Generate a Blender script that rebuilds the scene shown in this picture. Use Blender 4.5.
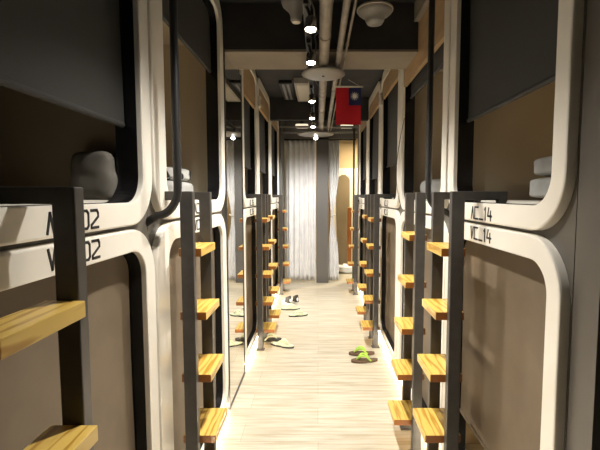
import bpy, bmesh, math, random
from mathutils import Vector, Matrix, noise
for o in list(bpy.data.objects): bpy.data.objects.remove(o)
SC = bpy.context.scene
COL = SC.collection
PI = math.pi
H = 1.42                                   # eye height; floor is z = 0
# ---------------------------------------------------------------- camera
cd = bpy.data.cameras.new('camera'); cam = bpy.data.objects.new('camera', cd); COL.objects.link(cam)
cam.location = (0, 0, H)
cam.rotation_euler = (PI/2 - math.atan(29/400), 0, 0)
cd.sensor_width = 36; cd.lens = 24; cd.shift_x = -18/600; cd.clip_start = .02
SC.camera = cam
# ---------------------------------------------------------------- world / exposure
w = bpy.data.worlds.new('world'); SC.world = w; w.use_nodes = True
w.node_tree.nodes['Background'].inputs[0].default_value = (.75, .8, 1, 1)
w.node_tree.nodes['Background'].inputs[1].default_value = .02
vs = SC.view_settings
vs.view_transform = 'Standard'; vs.look = 'None'; vs.gamma = 1; vs.use_curve_mapping = False
vs.exposure = 0.08
SPOT_W, STRIP_E, ROOM_W, LENS_E = 98, 85, 95, 40
SPOT_COL = (1, .955, .885)

# ---------------------------------------------------------------- materials
def mat(name, col, rough=.6, metal=0, spec=.5, emit=None, es=0, coat=0):
    m = bpy.data.materials.new(name); m.use_nodes = True
    b = m.node_tree.nodes['Principled BSDF']
    b.inputs['Base Color'].default_value = (*col, 1); b.inputs['Roughness'].default_value = rough
    b.inputs['Metallic'].default_value = metal; b.inputs['Specular IOR Level'].default_value = spec
    b.inputs['Coat Weight'].default_value = coat
    if emit: b.inputs['Emission Color'].default_value = (*emit, 1); b.inputs['Emission Strength'].default_value = es
    return m
def N(m, t): return m.node_tree.nodes.new(t)
def L(m, a, b): m.node_tree.links.new(a, b)
def noisy(m, c1, c2, scale=(1, 1, 1), nscale=5, bump=0, detail=4, lo=.35, hi=.65, rough=None):
    """vary the base colour with stretched noise in object space"""
    b = m.node_tree.nodes['Principled BSDF']
    tc = N(m, 'ShaderNodeTexCoord'); mp = N(m, 'ShaderNodeMapping'); mp.inputs['Scale'].default_value = scale
    nz = N(m, 'ShaderNodeTexNoise'); nz.inputs['Scale'].default_value = nscale; nz.inputs['Detail'].default_value = detail
    cr = N(m, 'ShaderNodeValToRGB'); cr.color_ramp.elements[0].position = lo; cr.color_ramp.elements[1].position = hi
    cr.color_ramp.elements[0].color = (*c1, 1); cr.color_ramp.elements[1].color = (*c2, 1)
    L(m, tc.outputs['Object'], mp.inputs[0]); L(m, mp.outputs[0], nz.inputs[0]); L(m, nz.outputs['Fac'], cr.inputs[0])
    L(m, cr.outputs[0], b.inputs['Base Color'])
    if bump:
        bp = N(m, 'ShaderNodeBump'); bp.inputs['Strength'].default_value = bump; bp.inputs['Distance'].default_value = .01
        L(m, nz.outputs['Fac'], bp.inputs['Height']); L(m, bp.outputs[0], b.inputs['Normal'])
    return m
M = {}
M['cream'] = noisy(mat('cream_gloss', (.8, .74, .62), .28, coat=.2), (.82, .77, .675), (.87, .825, .735), nscale=3)
M['post'] = noisy(mat('dark_steel', (.06, .055, .05), .45), (.050, .045, .040), (.063, .057, .051), nscale=30)
M['header'] = noisy(mat('tan_board', (.4, .26, .13), .5), (.36, .235, .12), (.44, .295, .16), scale=(1, .2, 1), nscale=14)
M['pole'] = mat('pole_black', (.024, .022, .021), .45)
M['panel'] = noisy(mat('dark_panel', (.15, .135, .115), .5), (.105, .094, .078), (.125, .112, .094), nscale=2)
M['black'] = mat('black_gloss', (.008, .008, .009), .25)
M['blind_up'] = noisy(mat('charcoal_blind', (.06, .06, .055), .7), (.034, .034, .032), (.044, .043, .040), nscale=400, bump=.05)
M['blind_low'] = noisy(mat('taupe_blind', (.26, .21, .155), .65), (.125, .092, .057), (.162, .121, .077), nscale=4, bump=.1)
M['shell'] = noisy(mat('pod_shell', (.5, .43, .3), .5), (.48, .40, .28), (.53, .45, .32), nscale=2)
M['mattress'] = mat('mattress', (.62, .58, .5), .9)
M['number'] = mat('number_ink', (.012, .012, .014), .5)
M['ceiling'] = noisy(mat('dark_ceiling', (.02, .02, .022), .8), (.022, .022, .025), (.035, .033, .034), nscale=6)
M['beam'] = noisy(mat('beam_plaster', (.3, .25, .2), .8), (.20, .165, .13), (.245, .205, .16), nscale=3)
M['duct'] = noisy(mat('pipe_grey', (.42, .37, .31), .45), (.19, .165, .14), (.29, .25, .21), scale=(1, 1, 1), nscale=12, bump=.3)
M['duct_box'] = mat('galvanised_box', (.42, .39, .34), .5)
M['rail'] = mat('black_rail', (.012, .012, .013), .4)
M['chrome'] = mat('lamp_silver', (.55, .55, .57), .2, metal=1)
M['lens'] = mat('lamp_lens', (1, 1, 1), .3, emit=(1, .97, .92), es=LENS_E)
M['offwhite'] = mat('off_white', (.62, .58, .5), .4)
M['disc'] = mat('disc_paint', (.2, .185, .165), .4)
M['grey_plastic'] = mat('grey_plastic', (.30, .29, .28), .4)
M['fixture'] = mat('fixture', (.8, .74, .6), .4, emit=(1, .85, .6), es=.9)
M['strip'] = mat('led_strip', (1, 1, 1), .5, emit=(1, .86, .66), es=STRIP_E)
M['red'] = mat('flag_red', (.55, .005, .02), .7)
M['navy'] = mat('flag_navy', (.012, .018, .10), .7)
M['white'] = mat('white', (.85, .85, .82), .6)
M['mirror'] = mat('mirror', (.86, .86, .84), .015, metal=1)
M['tan'] = mat('tan_wall', (.66, .50, .28), .7)
M['cream_wall'] = mat('cream_wall', (.85, .78, .62), .6)
M['arch'] = noisy(mat('tan_gloss', (.36, .27, .15), .3), (.22, .17, .10), (.28, .215, .13), nscale=1.5)
M['pillar'] = mat('grey_pillar', (.105, .10, .095), .6)
M['curtain'] = noisy(mat('grey_curtain', (.66, .64, .61), .9), (.68, .68, .69), (.76, .76, .765), nscale=8)
M['bed'] = noisy(mat('bed_linen', (.5, .5, .48), .9), (.44, .44, .42), (.55, .55, .53), nscale=10)
M['bed_grey'] = noisy(mat('grey_linen', (.2, .2, .18), .9), (.12, .108, .088), (.2, .18, .15), nscale=10)
M['bed_dark'] = noisy(mat('patterned_linen', (.5, .5, .48), .9), (.02, .02, .02), (.6, .6, .57), nscale=9, lo=.47, hi=.5)
M['sole'] = mat('brown_sole', (.10, .055, .03), .7)
M['lime'] = mat('lime_strap', (.30, .50, .05), .5)
M['pale'] = mat('pale_green_rubber', (.60, .66, .46), .6)
M['dark_rubber'] = mat('dark_rubber', (.03, .028, .025), .7)
M['shoe_white'] = mat('shoe_canvas', (.75, .77, .76), .8)
M['rose'] = mat('warm_wood', (.42, .17, .06), .5)

def wood():
    m = mat('pine_tread', (.75, .45, .12), .35, coat=.15)
    b = m.node_tree.nodes['Principled BSDF']
    tc = N(m, 'ShaderNodeTexCoord'); mp = N(m, 'ShaderNodeMapping'); mp.inputs['Scale'].default_value = (1, .12, 1)
    oi = N(m, 'ShaderNodeObjectInfo'); ad = N(m, 'ShaderNodeVectorMath'); ad.operation = 'MULTIPLY_ADD'
    ad.inputs[1].default_value = (7, 5, 3)
    L(m, oi.outputs['Random'], ad.inputs[0]); L(m, tc.outputs['Object'], ad.inputs[2]); L(m, ad.outputs[0], mp.inputs[0])
    wv = N(m, 'ShaderNodeTexWave'); wv.bands_direction = 'X'; wv.inputs['Scale'].default_value = 11
    wv.inputs['Distortion'].default_value = 7; wv.inputs['Detail'].default_value = 2; wv.inputs['Detail Scale'].default_value = 3
    cr = N(m, 'ShaderNodeValToRGB')
    cr.color_ramp.elements[0].color = (.40, .21, .028, 1); cr.color_ramp.elements[1].color = (.64, .43, .10, 1)
    cr.color_ramp.elements[0].position = .0; cr.color_ramp.elements[1].position = .45
    L(m, mp.outputs[0], wv.inputs[0]); L(m, wv.outputs['Fac'], cr.inputs[0])
    # the cut ends of the boards are darker, orange end grain
    ge = N(m, 'ShaderNodeNewGeometry'); sp = N(m, 'ShaderNodeSeparateXYZ'); ab = N(m, 'ShaderNodeMath'); ab.operation = 'ABSOLUTE'
    gt = N(m, 'ShaderNodeMath'); gt.operation = 'GREATER_THAN'; gt.inputs[1].default_value = .8
    mx = N(m, 'ShaderNodeMixRGB'); mx.inputs[2].default_value = (.30, .10, .016, 1)
    L(m, ge.outputs['Normal'], sp.inputs[0]); L(m, sp.outputs['Y'], ab.inputs[0]); L(m, ab.outputs[0], gt.inputs[0])
    L(m, gt.outputs[0], mx.inputs[0]); L(m, cr.outputs[0], mx.inputs[1]); L(m, mx.outputs[0], b.inputs['Base Color'])
    return m
M['pine'] = wood()

def floor_mat():
    m = mat('pale_planks', (.7, .62, .5), .38, spec=.4)
    b = m.node_tree.nodes['Principled BSDF']
    tc = N(m, 'ShaderNodeTexCoord')
    br = N(m, 'ShaderNodeTexBrick'); br.inputs['Scale'].default_value = 1; br.inputs['Brick Width'].default_value = 1.22
    br.inputs['Row Height'].default_value = .185; br.inputs['Mortar Size'].default_value = .0012; br.offset = .37
    br.inputs['Color1'].default_value = (.51, .462, .362, 1); br.inputs['Color2'].default_value = (.575, .527, .42, 1)
    br.inputs['Mortar'].default_value = (.36, .29, .2, 1)
    L(m, tc.outputs['Object'], br.inputs[0])
    mp = N(m, 'ShaderNodeMapping'); mp.inputs['Scale'].default_value = (1.6, 22, 1)
    nz = N(m, 'ShaderNodeTexNoise'); nz.inputs['Scale'].default_value = 1.6; nz.inputs['Detail'].default_value = 6; nz.inputs['Roughness'].default_value = .6
    L(m, tc.outputs['Object'], mp.inputs[0]); L(m, mp.outputs[0], nz.inputs[0])
    cr = N(m, 'ShaderNodeValToRGB'); cr.color_ramp.elements[0].position = .36; cr.color_ramp.elements[1].position = .6
    cr.color_ramp.elements[0].color = (.72, .68, .61, 1); cr.color_ramp.elements[1].color = (1, 1, 1, 1)
    L(m, nz.outputs['Fac'], cr.inputs[0])
    mx = N(m, 'ShaderNodeMixRGB'); mx.blend_type = 'MULTIPLY'; mx.inputs[0].default_value = 1
    L(m, br.outputs[0], mx.inputs[1]); L(m, cr.outputs[0], mx.inputs[2]); L(m, mx.outputs[0], b.inputs['Base Color'])
    return m
M['floor'] = floor_mat()

# ---------------------------------------------------------------- mesh helpers
def link(name, bm, m, parent=None, smooth=False, bevel=0, ms=None):
    me = bpy.data.meshes.new(name); bmesh.ops.recalc_face_normals(bm, faces=bm.faces[:]) ; bm.to_mesh(me); bm.free()
    o = bpy.data.objects.new(name, me); COL.objects.link(o)
    for k in ([m] if not ms else ms): me.materials.append(M[k] if isinstance(k, str) else k)
    if smooth:
        for p in me.polygons: p.use_smooth = True
    if bevel:
        md = o.modifiers.new('bevel', 'BEVEL'); md.width = bevel; md.segments = 2; md.limit_method = 'ANGLE'
    if parent: o.parent = parent
    return o
def tag(o, label=None, cat=None, group=None, kind=None):
    if label: o['label'] = label
    if cat: o['category'] = cat
    if group: o['group'] = group
    if kind: o['kind'] = kind
    return o
def thing(name, label, cat, loc=(0, 0, 0), rz=0, group=None):
    o = bpy.data.objects.new(name, None); COL.objects.link(o); o.location = loc; o.rotation_euler = (0, 0, rz)
    o.empty_display_size = .1
    return tag(o, label, cat, group)
def box(bm, x0, x1, y0, y1, z0, z1):
    r = bmesh.ops.create_cube(bm, size=1)
    for v in r['verts']:
        v.co = Vector(((x0+x1)/2 + v.co.x*abs(x1-x0), (y0+y1)/2 + v.co.y*abs(y1-y0), (z0+z1)/2 + v.co.z*abs(z1-z0)))
    return r['verts']
def B(*a):
    bm = bmesh.new(); box(bm, *a); return bm
def struct(name, bm, m, **k): return tag(link(name, bm, m, **k), kind='structure')
def tube(bm, pts, r, n=12, cap=True):
    pts = [Vector(p) for p in pts]; rings = []
    up = Vector((0, 0, 1)); prev = None
    for i, p in enumerate(pts):
        t = (pts[min(i+1, len(pts)-1)] - pts[max(i-1, 0)]).normalized()
        a = prev - t*prev.dot(t) if prev is not None else (up.cross(t) if abs(t.z) < .9 else Vector((1, 0, 0)).cross(t))
        a.normalize(); prev = a; b = t.cross(a)
        rr = r[i] if isinstance(r, (list, tuple)) else r
        rings.append([bm.verts.new(p + (a*math.cos(2*PI*k/n) + b*math.sin(2*PI*k/n))*rr) for k in range(n)])
    for i in range(len(rings)-1):
        for k in range(n): bm.faces.new((rings[i][k], rings[i][(k+1) % n], rings[i+1][(k+1) % n], rings[i+1][k]))
    if cap: bm.faces.new(rings[0][::-1]); bm.faces.new(rings[-1])
def lathe(bm, prof, n=28, c=(0, 0, 0), rot=None):
    rings = []
    for r, z in prof:
        ring = []
        for k in range(n):
            p = Vector((r*math.cos(2*PI*k/n), r*math.sin(2*PI*k/n), z))
            if rot: p = rot @ p
            ring.append(bm.verts.new(p + Vector(c)))
        rings.append(ring)
    for i in range(len(rings)-1):
        for k in range(n): bm.faces.new((rings[i][k], rings[i][(k+1) % n], rings[i+1][(k+1) % n], rings[i+1][k]))
    if prof[0][0] > 1e-5: bm.faces.new(rings[0][::-1])
    if prof[-1][0] > 1e-5: bm.faces.new(rings[-1])
def rrect(y0, y1, z0, z1, r, n=10):
    """rounded rectangle, list of (y, z); r may be one radius or four (bottom-left, bottom-right, top-right, top-left)"""
    if not isinstance(r, (list, tuple)): r = [r]*4
    cs = [((y0+r[0], z0+r[0]), PI, r[0]), ((y1-r[1], z0+r[1]), 1.5*PI, r[1]), ((y1-r[2], z1-r[2]), 0, r[2]), ((y0+r[3], z1-r[3]), .5*PI, r[3])]
    out = []
    for (cy, cz), a0, rr in cs:
        for i in range(n+1):
            a = a0 + .5*PI*i/n
            out.append((cy + rr*math.cos(a), cz + rr*math.sin(a)))
    return out
def loft(bm, loops, closed=False):
    vs_ = [[bm.verts.new(p) for p in lp] for lp in loops]
    n = len(vs_[0]); rng = range(len(vs_)) if closed else range(len(vs_)-1)
    for i in rng:
        a, b = vs_[i], vs_[(i+1) % len(vs_)]
        for k in range(n): bm.faces.new((a[k], a[(k+1) % n], b[(k+1) % n], b[k]))
    for a in vs_:                                    # crisp edges along the profile, smooth round the corners
        for k in range(n):
            e = bm.edges.get((a[k], a[(k+1) % n]))
            if e: e.smooth = False
    return vs_

# ================================================================ STRUCTURE
Y0, Y1 = -1.5, 8.6
struct('floor', B(-2.9, 2.9, Y0, Y1, -.05, 0), 'floor')
CEIL = H + 1.2
struct('ceiling', B(-2.9, 2.9, Y0, Y1, CEIL, CEIL+.1), 'ceiling')
struct('wall_left', B(-3.0, -2.9, Y0, Y1, 0, CEIL), 'panel')
struct('wall_right', B(2.9, 3.0, Y0, Y1, 0, CEIL), 'panel')
struct('wall_back', B(-2.9, 2.9, Y0-.1, Y0, 0, CEIL), 'panel')
struct('wall_front', B(-2.9, 2.9, 8.5, 8.6, 0, CEIL), 'tan')
# partitions that carry the pods on each side where no pod stands
struct('wall_left_near', B(-2.88, -.62, Y0+.01, .395, 0, CEIL-.002), 'panel')
struct('wall_right_near', B(.647, 2.88, .905, .998, 0, CEIL-.002), 'panel')
struct('wall_right_rear', B(.68, 2.88, Y0+.01, .902, 0, CEIL-.002), 'black')
struct('wall_left_mirror', B(-2.88, -.601, 2.575, 3.13, 0, H+1.15), 'panel')
struct('wall_left_far', B(-2.88, -.56, 6.12, 6.75, 0, CEIL-.002), 'pillar')
struct('wall_right_far', B(.66, 2.88, 6.16, 6.75, 0, CEIL-.002), 'panel')
# beams crossing under the ceiling
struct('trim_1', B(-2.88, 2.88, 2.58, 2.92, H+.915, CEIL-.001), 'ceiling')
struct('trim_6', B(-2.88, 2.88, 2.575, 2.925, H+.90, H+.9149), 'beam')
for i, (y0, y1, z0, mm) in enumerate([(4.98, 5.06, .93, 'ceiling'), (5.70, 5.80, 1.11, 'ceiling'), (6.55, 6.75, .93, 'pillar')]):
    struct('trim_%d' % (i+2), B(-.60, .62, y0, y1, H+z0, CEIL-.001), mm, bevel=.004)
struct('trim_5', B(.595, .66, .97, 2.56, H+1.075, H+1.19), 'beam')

# ================================================================ PODS
GLYPH = {'U': [[(0, 0), (.5, 1), (1, 0)]], 'V': [[(0, 1), (.5, 0), (1, 1)]], 'C': [[(1, 1), (0, 1), (0, 0), (1, 0)]],
 '_': [[(0, 0), (1, 0)]], '0': [[(.2, 0), (.8, 0), (1, .15), (1, .85), (.8, 1), (.2, 1), (0, .85), (0, .15), (.2, 0)]],
 '1': [[(.15, .85), (.55, 1), (.55, 0)]], '2': [[(0, 1), (.85, 1), (1, .85), (1, .62), (0, .15), (0, 0), (1, 0)]],
 '3': [[(0, 1), (1, 1), (1, 0), (0, 0)], [(.25, .5), (1, .5)]], '4': [[(.25, 1), (0, .35), (1, .35)], [(.72, .75), (.72, 0)]],
 '5': [[(1, 1), (0, 1), (0, .55), (1, .55), (1, 0), (0, 0)]], '6': [[(1, 1), (0, 1), (0, 0), (1, 0), (1, .5), (0, .5)]],
 '7': [[(0, 1), (1, 1), (.35, 0)]]}
def lettering(text, s, xf, ystart, z0, h):
    """raised painted strokes; s = -1 on the left wall (reads towards +y), +1 on the right (reads towards -y)"""
    bm = bmesh.new(); d = 1 if s < 0 else -1; th = h*.155; cur = 0
    for ch in text:
        wd = h*(.50 if ch in 'UV' else .75 if ch == 'C' else .70 if ch == '_' else .42 if ch == '1' else .74)
        for pl in GLYPH[ch]:
            for (a0, b0), (a1, b1) in zip(pl, pl[1:]):
                p = Vector((ystart + d*(cur + a0*wd), z0 + b0*h)); q = Vector((ystart + d*(cur + a1*wd), z0 + b1*h))
                t = (q-p).normalized(); nn = Vector((-t.y, t.x))*th/2; p -= t*th*.35; q += t*th*.35
                c4 = [p+nn, q+nn, q-nn, p-nn]
                a = [bm.verts.new((xf - s*.0012, c.x, c.y)) for c in c4]; b = [bm.verts.new((xf + s*.001, c.x, c.y)) for c in c4]
                bm.faces.new(a); bm.faces.new(b[::-1])
                for k in range(4): bm.faces.new((a[k], b[k], b[(k+1) % 4], a[(k+1) % 4]))
        cur += wd + h*.27
    return bm
XF = {-1: .588, 1: .62}
def pod(s, y0, y1, upper, ztop_open, blind_bottom, text, ladder_near, label, group, lamp=0):
    """one sleeping pod. s: side (-1 left, +1 right). Heights relative to eye level."""
    xf = XF[s]; H = 1.42 - (.006 if s > 0 else 0)
    if upper: zo0, zo1, zi0, zi1 = -.0945, 1.185, -.021, 1.095
    else: zo0, zo1, zi0, zi1 = -1.365, -.1065, -1.305, -.178
    g = .008; a, b = y0+g, y1-g; wf = .075 if s < 0 and y0 < 1 else .085; wn = .064 if (s > 0 and y0 < 1.1) else .12 if (s < 0 and 1 < y0 < 2) else wf
    root = thing('sleeping_pod', label, 'sleeping pod', (s*xf, (y0+y1)/2, H+zo0), 0, group)
    ox, oy, oz = root.location
    def P(depth, lp): return [(s*(xf+depth) - ox, y-oy, z+H-oz) for y, z in lp]
    ro, ri = .165, .09
    def O(i): return rrect(a+i, b-i, zo0+i, zo1-i, ro-i)
    def I(i): return rrect(a+wn-i, b-wf+i, zi0-i, zi1+i, ri+i)
    bm = bmesh.new()
    loft(bm, [P(.045, O(0)), P(.007, O(0)), P(.002, O(.0015)), P(0, O(.006)),
              P(0, I(.004)), P(.001, I(.001)), P(.004, I(0)), P(.018, I(0)), P(.018, I(.013)), P(.045, I(.013))], closed=True)
    fr = link('frame', bm, 'cream', root, smooth=True)
    # number painted on the frame
    zt = (-.0855 if upper else -.1655)
    h = .045
    if text:
        ys = (y0 + .465) if ladder_near and s < 0 else (y1 - .325) if s > 0 and not ladder_near else (y1 - .52) if s < 0 else (y0+.55)
        nb = lettering(('U' if upper else 'V') + text, s, s*xf, ys, H + zt + .003, h)
        for v in nb.verts: v.co -= Vector((ox, oy, oz))
        link('number', nb, 'number', fr)
    # dark fascia filling the cell behind the frame
    cz0, cz1 = (-.1005, 1.195) if upper else (-1.395, -.1005)
    def C(): return rrect(y0+.0015, y1-.0015, cz0, cz1, .0008)
    bm = bmesh.new(); loft(bm, [P(.027, C()), P(.027, I(.0135)), P(.052, I(.0135)), P(.052, C())], closed=True)
    link('fascia', bm, 'panel', root)
    # black channel lining the opening
    bm = bmesh.new(); loft(bm, [P(.0185, I(.0)), P(.09, I(.0)), P(.09, I(.0125)), P(.0185, I(.0125))], closed=True)
    link('opening_liner', bm, 'black', root)
    # tan header board set into the top of the opening
    if upper and ztop_open < 1.05:
        hp = rrect(a+wn+.001, b-wf-.001, ztop_open, zi1-.001, [.002, .002, ri, ri])
        bm = bmesh.new(); v2 = [[bm.verts.new(q) for q in P(d_, hp)] for d_ in (.006, .030)]
        bm.faces.new(v2[0]); bm.faces.new(v2[1][::-1])
        for k in range(len(hp)): bm.faces.new((v2[0][k], v2[1][k], v2[1][(k+1) % len(hp)], v2[0][(k+1) % len(hp)]))
        link('header_board', bm, 'header', root)
    # body of the pod: walls, floor, ceiling inside
    q0, q1 = y0+.012, y1-.012; w0 = zi0-.012; w1 = min(zi1, .93)
    if not upper: w1 = zi1+.01
    x0, x1 = xf+.092, xf+2.05; T = .012
    bm = bmesh.new()
    def bx(xa, xb, ya, yb, za, zb): box(bm, min(s*xa, s*xb)-ox, max(s*xa, s*xb)-ox, ya-oy, yb-oy, za+H-oz, zb+H-oz)
    bx(x0, x1, q0, q0+T, w0, w1); bx(x0, x1, q1-T, q1, w0, w1); bx(x1, x1+T, q0, q1, w0, w1)
    bx(x0, x1, q0+T, q1-T, w0-T, w0); bx(x0, x1, q0+T, q1-T, w1, w1+T)
    link('shell', bm, 'shell', root)
    if upper or blind_bottom > zi0+.05:
        bm = bmesh.new()
        box(bm, min(s*(x0+.01), s*(x1-.02))-ox, max(s*(x0+.01), s*(x1-.02))-ox, q0+.03-oy, q1-.03-oy, w0+H-oz+.001, w0+H-oz+(.02 if upper else .10))
        link('mattress', bm, 'mattress', root, bevel=.008)
    if upper and zi1 > .94:
        bm = bmesh.new(); bx(x0, x0+.02, q0+.014, q1-.014, .945, zi1+.03)
        link('blind_box', bm, 'black', root)
    if lamp:                                     # added lamp, out of view on the near wall, brightens the pod interior
        lx, lz = s*(xf+.95)-ox, (.45 if upper else -.60)+H-oz
        bm = bmesh.new(); lathe(bm, [(.03, 0), (.032, .012), (.028, .05), (.014, .06), (0, .062)], 20, c=(lx, q0+T+.055-oy, lz))
        rl = link('fill_lamp', bm, 'offwhite', root, smooth=True)
        link('fill_lamp_arm', B(lx-.008, lx+.008, q0+T-oy, q0+T+.03-oy, lz+.02, lz+.036), 'rail', rl)
        ld = bpy.data.lights.new('fill_light', 'POINT'); ld.energy = lamp; ld.color = (1, .74, .42); ld.shadow_soft_size = .03
        lo = bpy.data.objects.new('fill_light', ld); COL.objects.link(lo); lo.location = (lx, q0+T+.06-oy, lz-.035); lo.parent = rl
    # roller blind
    bb = max(blind_bottom, zi0+.004)
    xb = xf+.058
    bm = bmesh.new(); n = 10
    top = zi1-.004
    front, back = [], []
    ya, yb = a+wn+.006, b-wf-.006
    rc = ri-.01
    def lim(y):                                     # keeps the cloth inside the rounded corners at the top
        d = min(y-ya, yb-y)
        return 0 if d > rc else rc - math.sqrt(max(0, rc*rc-(rc-d)**2))
    cols = [ya + (yb-ya)*(.5-.5*math.cos(PI*i/24)) for i in range(25)]
    low = (bb < zi0 + rc)
    for y in cols:
        zt_ = top - lim(y); zb_ = bb + (lim(y) if low else 0)
        front.append([bm.verts.new((s*(xb+.0025*math.sin(zz*5+y*3))-ox, y-oy, zz+H-oz)) for zz in [zb_+(zt_-zb_)*k/n for k in range(n+1)]])
        back.append([bm.verts.new((s*(xb+.003+.0025*math.sin(zz*5+y*3))-ox, y-oy, zz+H-oz)) for zz in [zb_+(zt_-zb_)*k/n for k in range(n+1)]])
    for i in range(24):
        for k in range(n):
            bm.faces.new((front[i][k], front[i+1][k], front[i+1][k+1], front[i][k+1]))
            bm.faces.new((back[i][k], back[i][k+1], back[i+1][k+1], back[i+1][k]))
        bm.faces.new((front[i][0], back[i][0], back[i+1][0], front[i+1][0])); bm.faces.new((front[i][n], front[i+1][n], back[i+1][n], back[i][n]))
    for e in (0, 24):
        for k in range(n): bm.faces.new((front[e][k], front[e][k+1], back[e][k+1], back[e][k]))
    bl = link('blind', bm, 'blind_up' if upper else 'blind_low', root, smooth=False)
    if not low:
        bm = bmesh.new(); tube(bm, [(s*(xb+.002)-ox, ya+.004-oy, bb+H-oz), (s*(xb+.002)-ox, yb-.004-oy, bb+H-oz)], .009, 10)
        link('blind_bottom_bar', bm, 'blind_up' if upper else 'blind_low', bl, smooth=False)
    return root
def base(s, y0, y1, label):
    """recessed plinth with the light strip under a stack of pods"""
    xf = XF[s]
    o = thing('pod_plinth', label, 'plinth', (s*(xf+.10), (y0+y1)/2, 0), 0, 'recessed plinths under the pods')
    ox, oy, oz = o.location
    xs = sorted((s*(xf+.07)-ox, s*(xf+2.0)-ox))
    link('kick_board', B(xs[0], xs[1], y0-oy+.002, y1-oy-.002, 0, .016), 'offwhite', o)
    xs = sorted((s*(xf+.022)-ox, s*(xf+.050)-ox))
    st = link('light_strip', B(xs[0], xs[1], y0-oy+.02, y1-oy-.02, .005, .013), 'strip', o)
    st['label'] = 'glowing warm light strip'
UP, LO = 'upper row of sleeping pods', 'lower row of sleeping pods'
LS = [(.40, 1.44), (1.44, 2.565), (3.14, 3.97), (3.97, 5.03), (5.03, 6.10)]
RS = [(1.0, 1.94), (1.94, 3.08), (3.08, 4.06), (4.06, 5.10), (5.10, 6.14)]
Lnum = ['C_02', 'C_03', 'C_05', 'C_06', 'C_07']; Rnum = ['C_14', 'C_13', 'C_12', 'C_11', 'C_10']
Lnear = [1, 1, 0, 1, 0]; Rnear = [0, 1, 0, 1, 0]
Ltop = [1.1, 1.1, .83, .9, .95]; Rtop = [1.1, .80, .94, .95, .95]
Lbl = [.235, .745, .26, .28, .3]; Rbl = [.345, .72, .29, .22, .25]
ordL = ['nearest on the left, marked 02', 'second on the left, before the mirror', 'just beyond the mirror on the left', 'fourth on the left side', 'farthest on the left, by the curtain']
ordR = ['nearest at the right edge, marked 14', 'second from the front on the right', 'third on the right side', 'fourth on the right side', 'farthest on the right, by the end room']
for i, (a, b) in enumerate(LS):
    pod(-1, a, b, True, Ltop[i], Lbl[i], Lnum[i], Lnear[i], 'upper cream-framed sleeping pod with charcoal blind, ' + ordL[i], UP, [0, 1.0, 0, 0, 0][i])
    pod(-1, a, b, False, 0, -2, Lnum[i], Lnear[i], 'lower cream-framed sleeping pod with taupe blind down, ' + ordL[i], LO)
    base(-1, a, b, 'lit plinth under the pods ' + ordL[i])
for i, (a, b) in enumerate(RS):
    pod(1, a, b, True, Rtop[i], Rbl[i], Rnum[i], Rnear[i], 'upper cream-framed sleeping pod with charcoal blind, ' + ordR[i], UP, [1.7, .7, 0, 0, 0][i])
    pod(1, a, b, False, 0, -1.01 if i == 0 else -2, Rnum[i], Rnear[i], 'lower cream-framed sleeping pod with taupe blind, ' + ordR[i], LO, 5 if i == 0 else 0)
    base(1, a, b, 'lit plinth under the pod stack ' + ordR[i])

# ================================================================ LADDERS
def ladder(s, yn, label, pitch=.25):
    xo, xi = (.565, .515) if s > 0 else (.557, .507) if yn > 2 else (.532, .482) if yn > 1 else (.522, .476)
    r = thing('bunk_ladder', label, 'ladder', (s*xo, yn+pitch/2, 0), 0, 'dark steel ladders with pine treads')
    ox, oy, _ = r.location
    t = .033
    for yy in (yn, yn+pitch):
        # post, arm over the sill and short hook as one bent tube profile, extruded along y
        zt = H+.018; prof = [(xi, .004), (xo, .004), (xo, zt-.034), (.695, zt-.034), (.695, zt-.060), (.728, zt-.060), (.728, zt), (xi, zt)]
        if s < 0: prof = [(x if x < .6 else x-.02, z) for x, z in prof]
        bm = bmesh.new()
        a = [bm.verts.new((s*x-ox, yy-oy, z)) for x, z in prof]; b = [bm.verts.new((s*x-ox, yy+t-oy, z)) for x, z in prof]
        bm.faces.new(a); bm.faces.new(b[::-1])
        for k in range(8): bm.faces.new((a[k], b[k], b[(k+1) % 8], a[(k+1) % 8]))
        p = link('stringer', bm, 'post', r, bevel=.003)
        xs = sorted((s*(xi-.012)-ox, s*(xo+.012)-ox))
        link('foot_plate', B(xs[0], xs[1], yy-.012-oy, yy+t+.012-oy, 0, .006), 'post', p)
    for k in range(5):
        z = H-.24-.257*k
        x0 = (.488-.0165*k) if s > 0 else (.462-.0145*k)
        x1 = xo+.020
        xs = sorted((s*x0-ox, s*x1-ox))
        vb = bmesh.new(); 
        box(vb, xs[0], xs[1], yn+t+.001-oy, yn+pitch-.001-oy, z, z+.033)
        o = link('tread', vb, 'pine', r, bevel=.002)
    return r
for yn, l in [(.533, 'large pine-treaded ladder at the left edge against pod 02'), (1.537, 'second ladder from the front on the left, before the mirror'),
              (3.60, 'left ladder just beyond the mirror, cream and black sandals at its foot'), (4.04, 'fourth ladder on the left, close behind the one at the mirror'), (5.68, 'farthest ladder on the left, beside the curtain')]:
    ladder(-1, yn, 'dark steel ladder: ' + l)
for yn, l in [(1.537, 'nearest on the right, beside the number 14'), (2.095, 'second from the front on the right'),
              (3.66, 'third on the right, green flip-flops at its foot'), (4.17, 'fourth on the right, close behind the third'), (5.68, 'farthest on the right, before the end room')]:
    ladder(1, yn, 'dark steel ladder with pine treads, ' + l)

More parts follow.
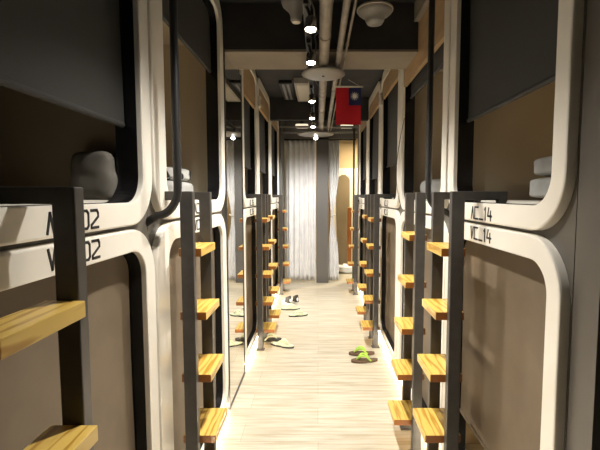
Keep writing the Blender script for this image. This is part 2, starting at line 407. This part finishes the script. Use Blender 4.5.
# ---------------------------------------------------------------- grab poles at the joints of the frames
def pole(s, y, x, label):
    xf = XF[s]
    pts = [(s*x, y, CEIL-.002)] + [(s*x, y, H+z) for z in (.9, .6, .3, .1, .03)]
    for k in range(1, 9):
        a = .5*PI*k/8; pts.append((s*(x + .075*(1-math.cos(a))), y, H+.03-.10*math.sin(a)))
    pts.append((s*(xf+.034), y, H-.098))
    bm = bmesh.new(); tube(bm, [Vector(p)-Vector((s*x, y, H)) for p in pts], .0145, 14)
    o = link('grab_pole', bm, 'pole', smooth=True); o.location = (s*x, y, H)
    tag(o, label, 'pole', 'dark grab poles bent into the frame joints')
pole(-1, 1.44, .503, 'dark vertical grab pole on the left, bent into the joint of four frames')
pole(1, 1.94, .533, 'dark vertical grab pole on the right, beside the nearest ladder')
pole(1, 6.02, .535, 'thin dark pole far down on the right, before the end room')

# ---------------------------------------------------------------- mirror
o = thing('wall_mirror', 'tall mirror with thin dark edge, reaching the floor between pods on the left', 'mirror', (-.600, 2.85, 0))
link('glass', B(0, .012, -.272, .272, .012, H+.915), 'mirror', o)
bm = bmesh.new()
box(bm, 0, .0165, -.279, -.2725, 0, H+.92); box(bm, 0, .0165, .2725, .279, 0, H+.92); box(bm, 0, .0165, -.2725, .2725, 0, .0115)
link('edge_frame', bm, 'post', o)

# ================================================================ BEDDING
def soft(name, dims, m, seed, rough=.02, pw=5, parent=None):
    bm = bmesh.new(); bmesh.ops.create_cube(bm, size=1)
    bmesh.ops.subdivide_edges(bm, edges=bm.edges[:], cuts=9, use_grid_fill=True)
    for v in bm.verts:
        p = v.co*2; q = Vector([math.copysign(abs(c)**.9, c) for c in p])
        l4 = (abs(p.x)**pw+abs(p.y)**pw+abs(p.z)**pw)**(1/pw)
        q = p/l4 if l4 > 0 else p
        v.co = Vector((q.x*dims[0]/2, q.y*dims[1]/2, q.z*dims[2]/2))
        nv = noise.noise(v.co*9+Vector((seed, 0, 0)))*rough + noise.noise(v.co*26+Vector((seed, 3, 0)))*rough*.35
        v.co += v.co.normalized()*nv
    o = link(name, bm, m, parent, smooth=True)
    md = o.modifiers.new('s', 'SUBSURF'); md.levels = 1; md.render_levels = 1
    return o
def lay(name, x, y, z, dims, m, seed, label, cat, rough=.02, rz=0, pw=5):
    o = soft(name, dims, m, seed, rough, pw); o.location = (x, y, z); o.rotation_euler = (0, 0, rz); tag(o, label, cat); return o
zb = H-.033+.02
lay('folded_duvet', 1.12, 1.46, zb+.045, (.50, .48, .082), 'bed', 1, 'pale folded duvet lying lowest in the upper pod marked 14', 'duvet', .008, 0, 12)
lay('pillow', 1.125, 1.46, zb+.13, (.50, .47, .078), 'bed', 4, 'pale pillow lying on the folded duvet in the upper pod marked 14', 'pillow', .010, 0, 8)
lay('duvet', -.752, 1.365, zb+.080, (.15, .11, .17), 'bed_grey', 7, 'rumpled grey duvet heaped in the upper pod marked 02', 'duvet', .016)
lay('duvet', -.97, 2.28, zb+.05, (.46, .44, .10), 'bed', 9, 'folded light duvet in the upper left pod before the mirror', 'duvet', .015)
lay('blanket', -.95, 2.28, zb+.135, (.40, .40, .08), 'bed_dark', 12, 'black and white patterned blanket on the duvet before the mirror', 'blanket', .03)
lay('pillow', .96, 2.86, zb+.07, (.42, .34, .13), 'bed', 15, 'pale bedding glimpsed in the second upper pod on the right', 'bedding', .02)

# ================================================================ CEILING THINGS
def pipe(name, x, z, r, y0, y1, m, label, rings=0):
    t = thing(name, label, 'pipe', (x, y0, z))
    bm = bmesh.new(); tube(bm, [(0, k*(y1-y0)/20, 0) for k in range(21)], r, 20)
    link('pipe_wall', bm, m, t, smooth=True)
    yy = .35
    while yy < y1-y0 and rings:
        bm = bmesh.new(); tube(bm, [(0, yy-.012, 0), (0, yy+.012, 0)], r+.0035, 20)
        link('collar', bm, m, t, smooth=False)
        bm = bmesh.new(); tube(bm, [(0, yy, r), (0, yy, CEIL-z-.003 if not (2.5 < y0+yy < 3.0) else H+.895-z)], .003, 6)
        link('hanger', bm, 'rail', t)
        yy += rings
    return t
pipe('air_duct', .038, H+.865, .031, -.6, 5.6, 'duct', 'thick wrapped grey pipe running along the ceiling centre', .62)
pipe('conduit_pipe', .130, H+.868, .0175, -.6, 5.6, 'duct', 'thin grey pipe beside the thick one, to its right', .9)
pipe('cable_conduit', .175, H+.90, .007, -.6, 5.6, 'duct', 'thinnest grey conduit right of the two ceiling pipes', .9)
bm = bmesh.new()
tube(bm, [(-.018 + .025*math.sin(k*.7) if k % 2 else -.018, -.6+.1*k, .905+.02*math.sin(k*1.1)) for k in range(40)], .004, 6)
o = link('loose_cable', bm, 'rail', smooth=True); o.location = (.0, 0, H); tag(o, 'black cable sagging between lighting track and thick pipe', 'cable')
# round plates round the pipe
def disc(y, x, r, label):
    o = thing('ceiling_disc', label, 'disc', (x, y, H+.80), 0, 'round pale plates below the pipe')
    bm = bmesh.new(); lathe(bm, [(.0, 0), (r*.8, .001), (r, .008), (r, .016), (r*.5, .028), (0, .030)], 40)
    link('plate', bm, 'disc', o, smooth=True)
    bm = bmesh.new(); lathe(bm, [(0, -.006), (.008, -.005), (.009, 0), (0, .0)], 12)
    link('screw', bm, 'rail', o)
disc(2.74, .035, .145, 'round pale plate hung under the pipe at the beam')
disc(5.35, -.035, .24, 'round pale plate far down the corridor above the curtain')
# track and spotlights
tr = thing('light_track', 'black lighting track along the ceiling left of the pipe', 'lighting track', (-.055, 0, H+.90))
link('rail', B(-.017, .017, -.6, 5.65, 0, .022), 'rail', tr)
for yy in (.3, 1.5, 2.2, 3.2, 4.4, 5.4):
    bm = bmesh.new(); tube(bm, [(0, yy, .02), (0, yy, .2985)], .004, 6); link('hanger', bm, 'rail', tr)
SPOTS = [(-.055, 1.25), (-.034, 1.93), (-.041, 2.40), (-.049, 3.36), (-.058, 4.08), (-.055, 4.57), (-.03, 5.46)]
spl = ['nearest track spotlight, hanging above the upper edge of view', 'brightest spotlight in view, before the beam', 'spotlight hanging right at the beam', 'spotlight just beyond the beam', 'spotlight left of the flag', 'smaller spotlight above the flag bottom', 'farthest spotlight, glowing before the curtain']
def spot(x, y, label, i):
    z = H+.775
    o = thing('track_spotlight', label, 'spotlight', (x, y, z), 0, 'spotlights on the ceiling track')
    tilt = math.radians(-9 if i < 6 else -38)
    R = Matrix.Rotation(tilt, 3, 'X')
    bm = bmesh.new(); lathe(bm, [(.022, .058), (.026, .052), (.028, .02), (.031, .0), (.029, -.002), (.026, .004)], 24, rot=R)
    link('housing', bm, 'chrome', o, smooth=True)
    bm = bmesh.new(); lathe(bm, [(0, -.004), (.015, -.0035), (.0225, -.0015), (.0225, .004), (0, .005)], 24, rot=R)
    ln = link('lens', bm, 'lens', o); ln['label'] = 'glowing lens'
    bm = bmesh.new(); tube(bm, [(0, -.002, .055), (-(x+.055)*.6, 0, .09), (-(x+.055), 0, .104)], .008, 8); box(bm, -.012-(x+.055), .012-(x+.055), -.035, .035, .102, .124)
    link('stem', bm, 'rail', o)
    ld = bpy.data.lights.new('spot_light', 'SPOT'); lo = bpy.data.objects.new('spot_light', ld); COL.objects.link(lo)
    ld.energy = SPOT_W*(.7 if i == 0 else 1.5 if i >= 5 else 1); ld.color = SPOT_COL; ld.spot_size = math.radians(125); ld.spot_blend = .9; ld.shadow_soft_size = .025
    lo.location = R @ Vector((0, 0, -.012)); lo.rotation_euler = (math.radians(26 if i >= 5 else 2), 0, 0); lo.parent = o
for i, (x, y) in enumerate(SPOTS): spot(x, y, spl[i], i)
# ceiling speaker / detector shapes
o = thing('ceiling_speaker', 'dark grey funnel-shaped ceiling fitting with small pale disc, top left of centre', 'ceiling fitting', (-.125, 2.38, CEIL))
bm = bmesh.new(); lathe(bm, [(.03, 0), (.03, -.06), (.085, -.07), (.088, -.085), (.078, -.115), (.045, -.145), (.034, -.165), (.032, -.195), (.028, -.200), (0, -.200)], 32); link('body', bm, 'grey_plastic', o, smooth=True)
bm = bmesh.new(); lathe(bm, [(0, -.201), (.024, -.201), (.024, -.205), (0, -.206)], 20); link('lens_cap', bm, 'offwhite', o)
o = thing('smoke_detector', 'pale domed ceiling detector right of the pipes', 'smoke detector', (.335, 2.44, CEIL))
bm = bmesh.new(); lathe(bm, [(.03, 0), (.03, -.09), (.098, -.095), (.103, -.11), (.10, -.123), (.085, -.137), (.06, -.147), (.055, -.170), (.045, -.187), (0, -.193)], 32); link('dome', bm, 'grey_plastic', o, smooth=True)
bm = bmesh.new(); lathe(bm, [(.1, -.100), (.107, -.105), (.107, -.113), (.1, -.115)], 32); link('rim', bm, 'offwhite', o)
# boxes beyond the beam
o = thing('ventilation_box', 'pale grey ventilation box on the ceiling beyond the beam', 'ventilation box', (-.16, 4.62, CEIL))
link('casing', B(-.085, .085, -.47, .33, -.06, -.0005), 'duct_box', o, bevel=.006)
link('grille', B(-.06, .06, -.40, .26, -.064, -.0605), 'offwhite', o)
o = thing('slot_diffuser', 'dark long slot diffuser on the ceiling beside the pale box', 'diffuser', (-.34, 4.6, CEIL))
link('casing', B(-.07, .07, -.35, .36, -.035, -.0005), 'rail', o, bevel=.004)
for k in range(2): link('slat', B(-.04+.05*k, -.015+.05*k, -.32, .33, -.04, -.0355), 'grey_plastic', o)
for x, l in ((-.25, 'left cream rounded ceiling lamp before the curtain'), (.45, 'right cream rounded ceiling lamp before the end room, below the flag')):
    o = thing('ceiling_lamp', l, 'ceiling lamp', (x, 6.35, CEIL-.10), 0, 'cream ceiling lamps at the end')
    bm = bmesh.new(); loft_ = rrect(-.10, .10, -.024, .024, .0235, 6)
    a = [bm.verts.new((y, -.07, z-.01)) for y, z in loft_]; b = [bm.verts.new((y, .07, z-.01)) for y, z in loft_]
    bm.faces.new(a); bm.faces.new(b[::-1])
    for k in range(len(a)): bm.faces.new((a[k], b[k], b[(k+1) % len(a)], a[(k+1) % len(a)]))
    link('shade', bm, 'fixture', o, bevel=.006)
    link('mount', B(-.03, .03, -.03, .03, .0145, .0995), 'rail', o)
# rails above the curtain
for y, z, l in ((5.9, 1.0, 'nearer grey crossbar above the curtain'), (6.2, .97, 'farther grey crossbar above the curtain')):
    bm = bmesh.new(); tube(bm, [(-.56, 0, 0), (.60, 0, 0)], .016, 12); o = link('crossbar', bm, 'grey_plastic', smooth=True); o.location = (0, y, H+z)
    tag(o, l, 'bar')
# emergency / sign boxes on the pod tops
for s, y, z, l in ((-1, 4.0, .92, 'small pale box high on the left frames beyond the mirror'), (1, 3.95, .93, 'small pale box high on the right frames beside the flag')):
    o = thing('sensor_box', l, 'sensor', (s*XF[s], y, H+z))
    xs = sorted((-s*.0005, -s*.028)); link('case', B(xs[0], xs[1], -.035, .035, -.055, .055), 'offwhite', o, bevel=.008)
    xs = sorted((-s*.0285, -s*.031)); link('window', B(xs[0], xs[1], -.018, .018, -.02, .02), 'grey_plastic', o)
# loose cable at the right frames
bm = bmesh.new(); P0, P1 = Vector((0, 0, 0)), Vector((.0, .12, -.60))
tube(bm, [P0.lerp(P1, k/14) + Vector((-.02*math.sin(PI*k/14), .10*math.sin(PI*k/14), -.03*math.sin(PI*k/14))) for k in range(15)], .0022, 6)
o = link('hanging_wire', bm, 'rail', smooth=True); o.location = (.612, 2.88, H+.55); tag(o, 'thin dark wire hanging over the second right frame', 'wire')

# ---------------------------------------------------------------- flag
fl = thing('hanging_flag', 'red flag with blue canton and white sun hanging below the pipes', 'flag', (.224, 3.0, H+.80))
def sheet(x0, x1, z0, z1, yo):
    bm = bmesh.new(); nx, nz = 12, 12
    g = [[[bm.verts.new((x0+(x1-x0)*i/nx, .004*math.sin((x0+(x1-x0)*i/nx)*40) + t, z0+(z1-z0)*j/nz)) for j in range(nz+1)] for i in range(nx+1)] for t in (yo, yo+.0008)]
    for t in (0, 1):
        for i in range(nx):
            for j in range(nz): bm.faces.new((g[t][i][j], g[t][i+1][j], g[t][i+1][j+1], g[t][i][j+1]))
    return bm
def strip_sides(*a): pass
link('flag_cloth', sheet(-.092, .092, -.275, -.008, 0), 'red', fl, smooth=True)
link('flag_canton', sheet(.002, .0925, -.135, -.0075, -.0014), 'navy', fl, smooth=True)
bm = bmesh.new(); cx, cz = .045, -.068
def sy(x): return .004*math.sin(x*40)-.0028
n = 24; c = bm.verts.new((cx, sy(cx), cz)); ring = [bm.verts.new((cx+.0155*math.cos(2*PI*k/n), sy(cx+.0155*math.cos(2*PI*k/n)), cz+.0155*math.sin(2*PI*k/n))) for k in range(n)]
for k in range(n): bm.faces.new((c, ring[k], ring[(k+1) % n]))
for k in range(12):
    a = 2*PI*k/12; q = []
    for rr, da in ((.017, -.21), (.017, .21), (.035, 0)):
        x = cx+rr*math.cos(a+da); q.append(bm.verts.new((x, sy(x), cz+rr*math.sin(a+da))))
    bm.faces.new(q)
link('sun_emblem', bm, 'white', fl)
bm = bmesh.new(); tube(bm, [(-.102, 0, 0), (.108, 0, 0)], .006, 10); link('rod', bm, 'offwhite', fl, smooth=True)
bm = bmesh.new()
for x in (-.094, .09): tube(bm, [(x, 0, 0), (x*.5-.047, 0, .05)], .0012, 6)
link('cord', bm, 'offwhite', fl)

# ================================================================ END OF THE CORRIDOR
def pleated(x0, x1, z0, z1, amp, nple, widthf, seed, yc=0):
    bm = bmesh.new(); nx, nz = nple*8, 24; F = []
    for t in (0, .006):
        g = []
        for i in range(nx+1):
            u = i/nx; col = []
            for j in range(nz+1):
                v = j/nz; z = z0+(z1-z0)*v
                xa, xb = widthf(v)
                x = x0+(x1-x0)*(xa+(xb-xa)*u)
                ph = u*nple*2*PI + .6*math.sin(u*9+seed) + .25*math.sin(v*3+u*5)
                y = amp*(math.sin(ph)+.25*math.sin(2.1*ph+seed))*(1-.25*v) + t
                col.append(bm.verts.new((x, y+yc, z)))
            g.append(col)
        F.append(g)
    for t in (0, 1):
        for i in range(nx):
            for j in range(nz): bm.faces.new((F[t][i][j], F[t][i+1][j], F[t][i+1][j+1], F[t][i][j+1]))
    for i in (0, nx):
        for j in range(nz): bm.faces.new((F[0][i][j], F[0][i][j+1], F[1][i][j+1], F[1][i][j]))
    for j in (0, nz):
        for i in range(nx): bm.faces.new((F[0][i][j], F[1][i][j], F[1][i+1][j], F[0][i+1][j]))
    return bm
cu = thing('curtain', 'long pale grey pleated curtain hanging left of the grey pillar', 'curtain', (-.27, 6.60, 0))
link('cloth', pleated(-.25, .235, .012, H+.90, .036, 6, lambda v: (0, 1), 1), 'curtain', cu, smooth=True)
cu2 = thing('curtain', 'pale grey curtain gathered with a tieback right of the pillar', 'curtain', (.25, 6.60, 0))
def wf(v):
    z = .012+(H+.888)*v
    k = math.exp(-((z-(H-.32))/.42)**2)
    return (.03+.22*k, (1 if z > H-.32 else .98)-.50*k)
cl = link('cloth', pleated(-.085, .10, .012, H+.90, .02, 4, wf, 3), 'curtain', cu2, smooth=True)
bm = bmesh.new(); tube(bm, [(.002+.032*math.cos(2*PI*k/16), .033*math.sin(2*PI*k/16), H-.32+.012*math.cos(2*PI*k/16)) for k in range(17)], .010, 8)
link('tieback', bm, 'offwhite', cu2, smooth=True)
o = thing('curtain_track', 'dark track carrying the pale curtains', 'curtain track', (0, 6.60, H+.902))
link('rail', B(-.55, .62, -.02, .02, 0, .022), 'rail', o)
o = thing('grey_pillar', 'flat dark grey pillar standing between the two curtains', 'pillar', (.072, 6.50, 0))
link('shaft', B(-.098, .098, -.025, .055, 0, H+.90), 'pillar', o, bevel=.004)
link('cap', B(-.10, .10, -.028, .058, H+.9005, H+.925), 'rail', o)
# the room behind
struct('wall_end_left', B(-2.88, -.35, 6.76, 6.86, 0, CEIL-.002), 'cream_wall')
o = thing('arched_panel', 'tan glossy panel with arched top in a cream surround in the end room', 'panel', (.52, 8.02, 0))
bm = bmesh.new()
def arch(x0, x1, z0, z1, n=16):
    pts = [(x0, z0), (x1, z0)]
    for k in range(n+1):
        u = k/n; x = x1+(x0-x1)*u
        pts.append((x, z1-.10+.10*math.sin(PI*u)**.7 + .012*math.sin(PI*u*4)**2))
    return pts
def slab(pts, y0, y1):
    bm = bmesh.new(); a = [bm.verts.new((x, y0, z)) for x, z in pts]; b = [bm.verts.new((x, y1, z)) for x, z in pts]
    bm.faces.new(a); bm.faces.new(b[::-1])
    for k in range(len(a)): bm.faces.new((a[k], b[k], b[(k+1) % len(a)], a[(k+1) % len(a)]))
    return bm
link('surround', B(-.24, .40, .0, .10, .0, H+.55), 'cream_wall', o, bevel=.004)
link('face', slab(arch(-.14, .115, .04, H+.42), -.012, -.001), 'arch', o)
o = thing('wooden_post', 'short orange wooden post beside the arched panel', 'post', (.61, 7.75, 0))
link('shaft', B(-.04, .04, -.04, .04, .004, H-.22), 'pine', o, bevel=.004); link('foot', B(-.05, .05, -.05, .05, 0, .02), 'rose', o)
o = thing('floor_cushion', 'white rounded bundle on the floor in the end room', 'bundle', (.50, 7.35, 0))
sf = soft('cloth', (.30, .22, .13), 'shoe_white', 31, .015, parent=o); sf.location = (0, 0, .072)
sf = soft('knot', (.08, .08, .04), 'shoe_white', 33, .005, parent=o); sf.location = (0, 0, .145)
o = thing('round_ceiling_lamp', 'round warm ceiling lamp inside the end room, right of the curtains', 'lamp', (1.3, 7.5, CEIL-.06))
bm = bmesh.new(); lathe(bm, [(0, 0), (.10, .01), (.12, .03), (.12, .059)], 24); link('shade', bm, 'fixture', o, smooth=True)
ld = bpy.data.lights.new('room_light', 'AREA'); ld.energy = ROOM_W; ld.color = (1, .86, .62); ld.size = .3
lo = bpy.data.objects.new('room_light', ld); COL.objects.link(lo); lo.location = (0, 0, -.02); lo.parent = o

# ================================================================ FOOTWEAR
def sole_outline(Ln, W, n=28):
    pts = []
    for k in range(n):
        a = 2*PI*k/n; c, s_ = math.cos(a), math.sin(a)
        wid = W/2*(1.0 if c > 0 else .82) * (1-.16*math.exp(-((c+.1)/.35)**2))
        pts.append((c*Ln/2, s_*wid))
    return pts
def sole_bm(Ln, W, z0, z1):
    o_ = sole_outline(Ln, W); bm = bmesh.new()
    a = [bm.verts.new((x, y, z0)) for x, y in o_]; b = [bm.verts.new((x, y, z1+.004*(x/Ln*2)**2)) for x, y in o_]
    bm.faces.new(a[::-1]); bm.faces.new(b)
    for k in range(len(a)): bm.faces.new((a[k], a[(k+1) % len(a)], b[(k+1) % len(a)], b[k]))
    return bm
def flipflop(x, y, rz, m_sole, m_strap, label, group, Ln=.235):
    o = thing('flip_flop', label, 'sandal', (x, y, 0), rz, group)
    if m_sole == 'pale':
        link('sole', sole_bm(Ln, .09, .001, .012), 'dark_rubber', o)
        link('insole', sole_bm(Ln*.97, .085, .0122, .021), 'pale', o, bevel=.002)
    else: link('sole', sole_bm(Ln, .088, .001, .02), m_sole, o, bevel=.003)
    bm = bmesh.new()
    for sgn in (-1, 1):
        pts = []
        for k in range(9):
            u = k/8; pts.append((.068-.115*u, sgn*.045*u**.75, .02+.042*math.sin(PI*min(u*1.05, 1))**.8))
        tube(bm, pts, [.006+.003*math.sin(PI*k/8) for k in range(9)], 8)
    link('strap', bm, m_strap, o, smooth=True)
    return o
G1, G2, G3 = 'lime strapped flip-flops on the right', 'pale sandals on the left floor', 'black and white shoes'
flipflop(.392, 3.50, PI+.05, 'sole', 'lime', 'brown flip-flop with lime strap, the farther of its pair', G1)
flipflop(.400, 3.345, PI+.12, 'sole', 'lime', 'brown flip-flop with lime strap, the nearer of its pair', G1)
flipflop(-.34, 3.70, -.42, 'pale', 'pale', 'single pale green sandal beside the foot of the left ladder', G2, .25)
flipflop(-.475, 3.84, .1, 'dark_rubber', 'pale', 'dark sandal with pale strap tucked under the left ladder', G2)
flipflop(-.345, 4.93, .1, 'pale', 'pale', 'pale green sandal on the left floor, just before the dark-lined shoes', G2)
flipflop(-.235, 4.66, .3, 'pale', 'pale', 'pale green sandal on the left floor, nearest of the far group', G2)
def slipon(x, y, rz, label):
    o = thing('slip_on_shoe', label, 'shoe', (x, y, 0), rz, G3)
    link('sole', sole_bm(.24, .085, .001, .02), 'shoe_white', o)
    bm = bmesh.new(); out = sole_outline(.232, .08); rings = []
    for k, (f, z) in enumerate([(1, .02), (1.0, .04), (.93, .062), (.78, .078)]):
        rings.append([bm.verts.new((px*f - (.012*k), py*f*(1-.06*k), z + (.02*k/3 if px < 0 else -.008*k)*1.0)) for px, py in out])
    for i in range(3):
        for k in range(len(out)): bm.faces.new((rings[i][k], rings[i][(k+1) % len(out)], rings[i+1][(k+1) % len(out)], rings[i+1][k]))
    bm.faces.new(rings[-1]); link('upper', bm, 'shoe_white', o, smooth=True)
    bm = bmesh.new(); a = [bm.verts.new((px*.5-.06, py*.8, .112 - (px*.22))) for px, py in out]; b = [bm.verts.new((px*.62-.058, py*1.03, .04)) for px, py in out]
    bm.faces.new(a); bm.faces.new(b[::-1])
    for k in range(len(a)): bm.faces.new((a[k], b[k], b[(k+1) % len(a)], a[(k+1) % len(a)]))
    link('lining', bm, 'dark_rubber', o)
slipon(-.415, 5.18, PI/2+.5, 'white slip-on shoe with black lining, left of its pair')
slipon(-.315, 5.24, PI/2+.4, 'white slip-on shoe with black lining, right of its pair')
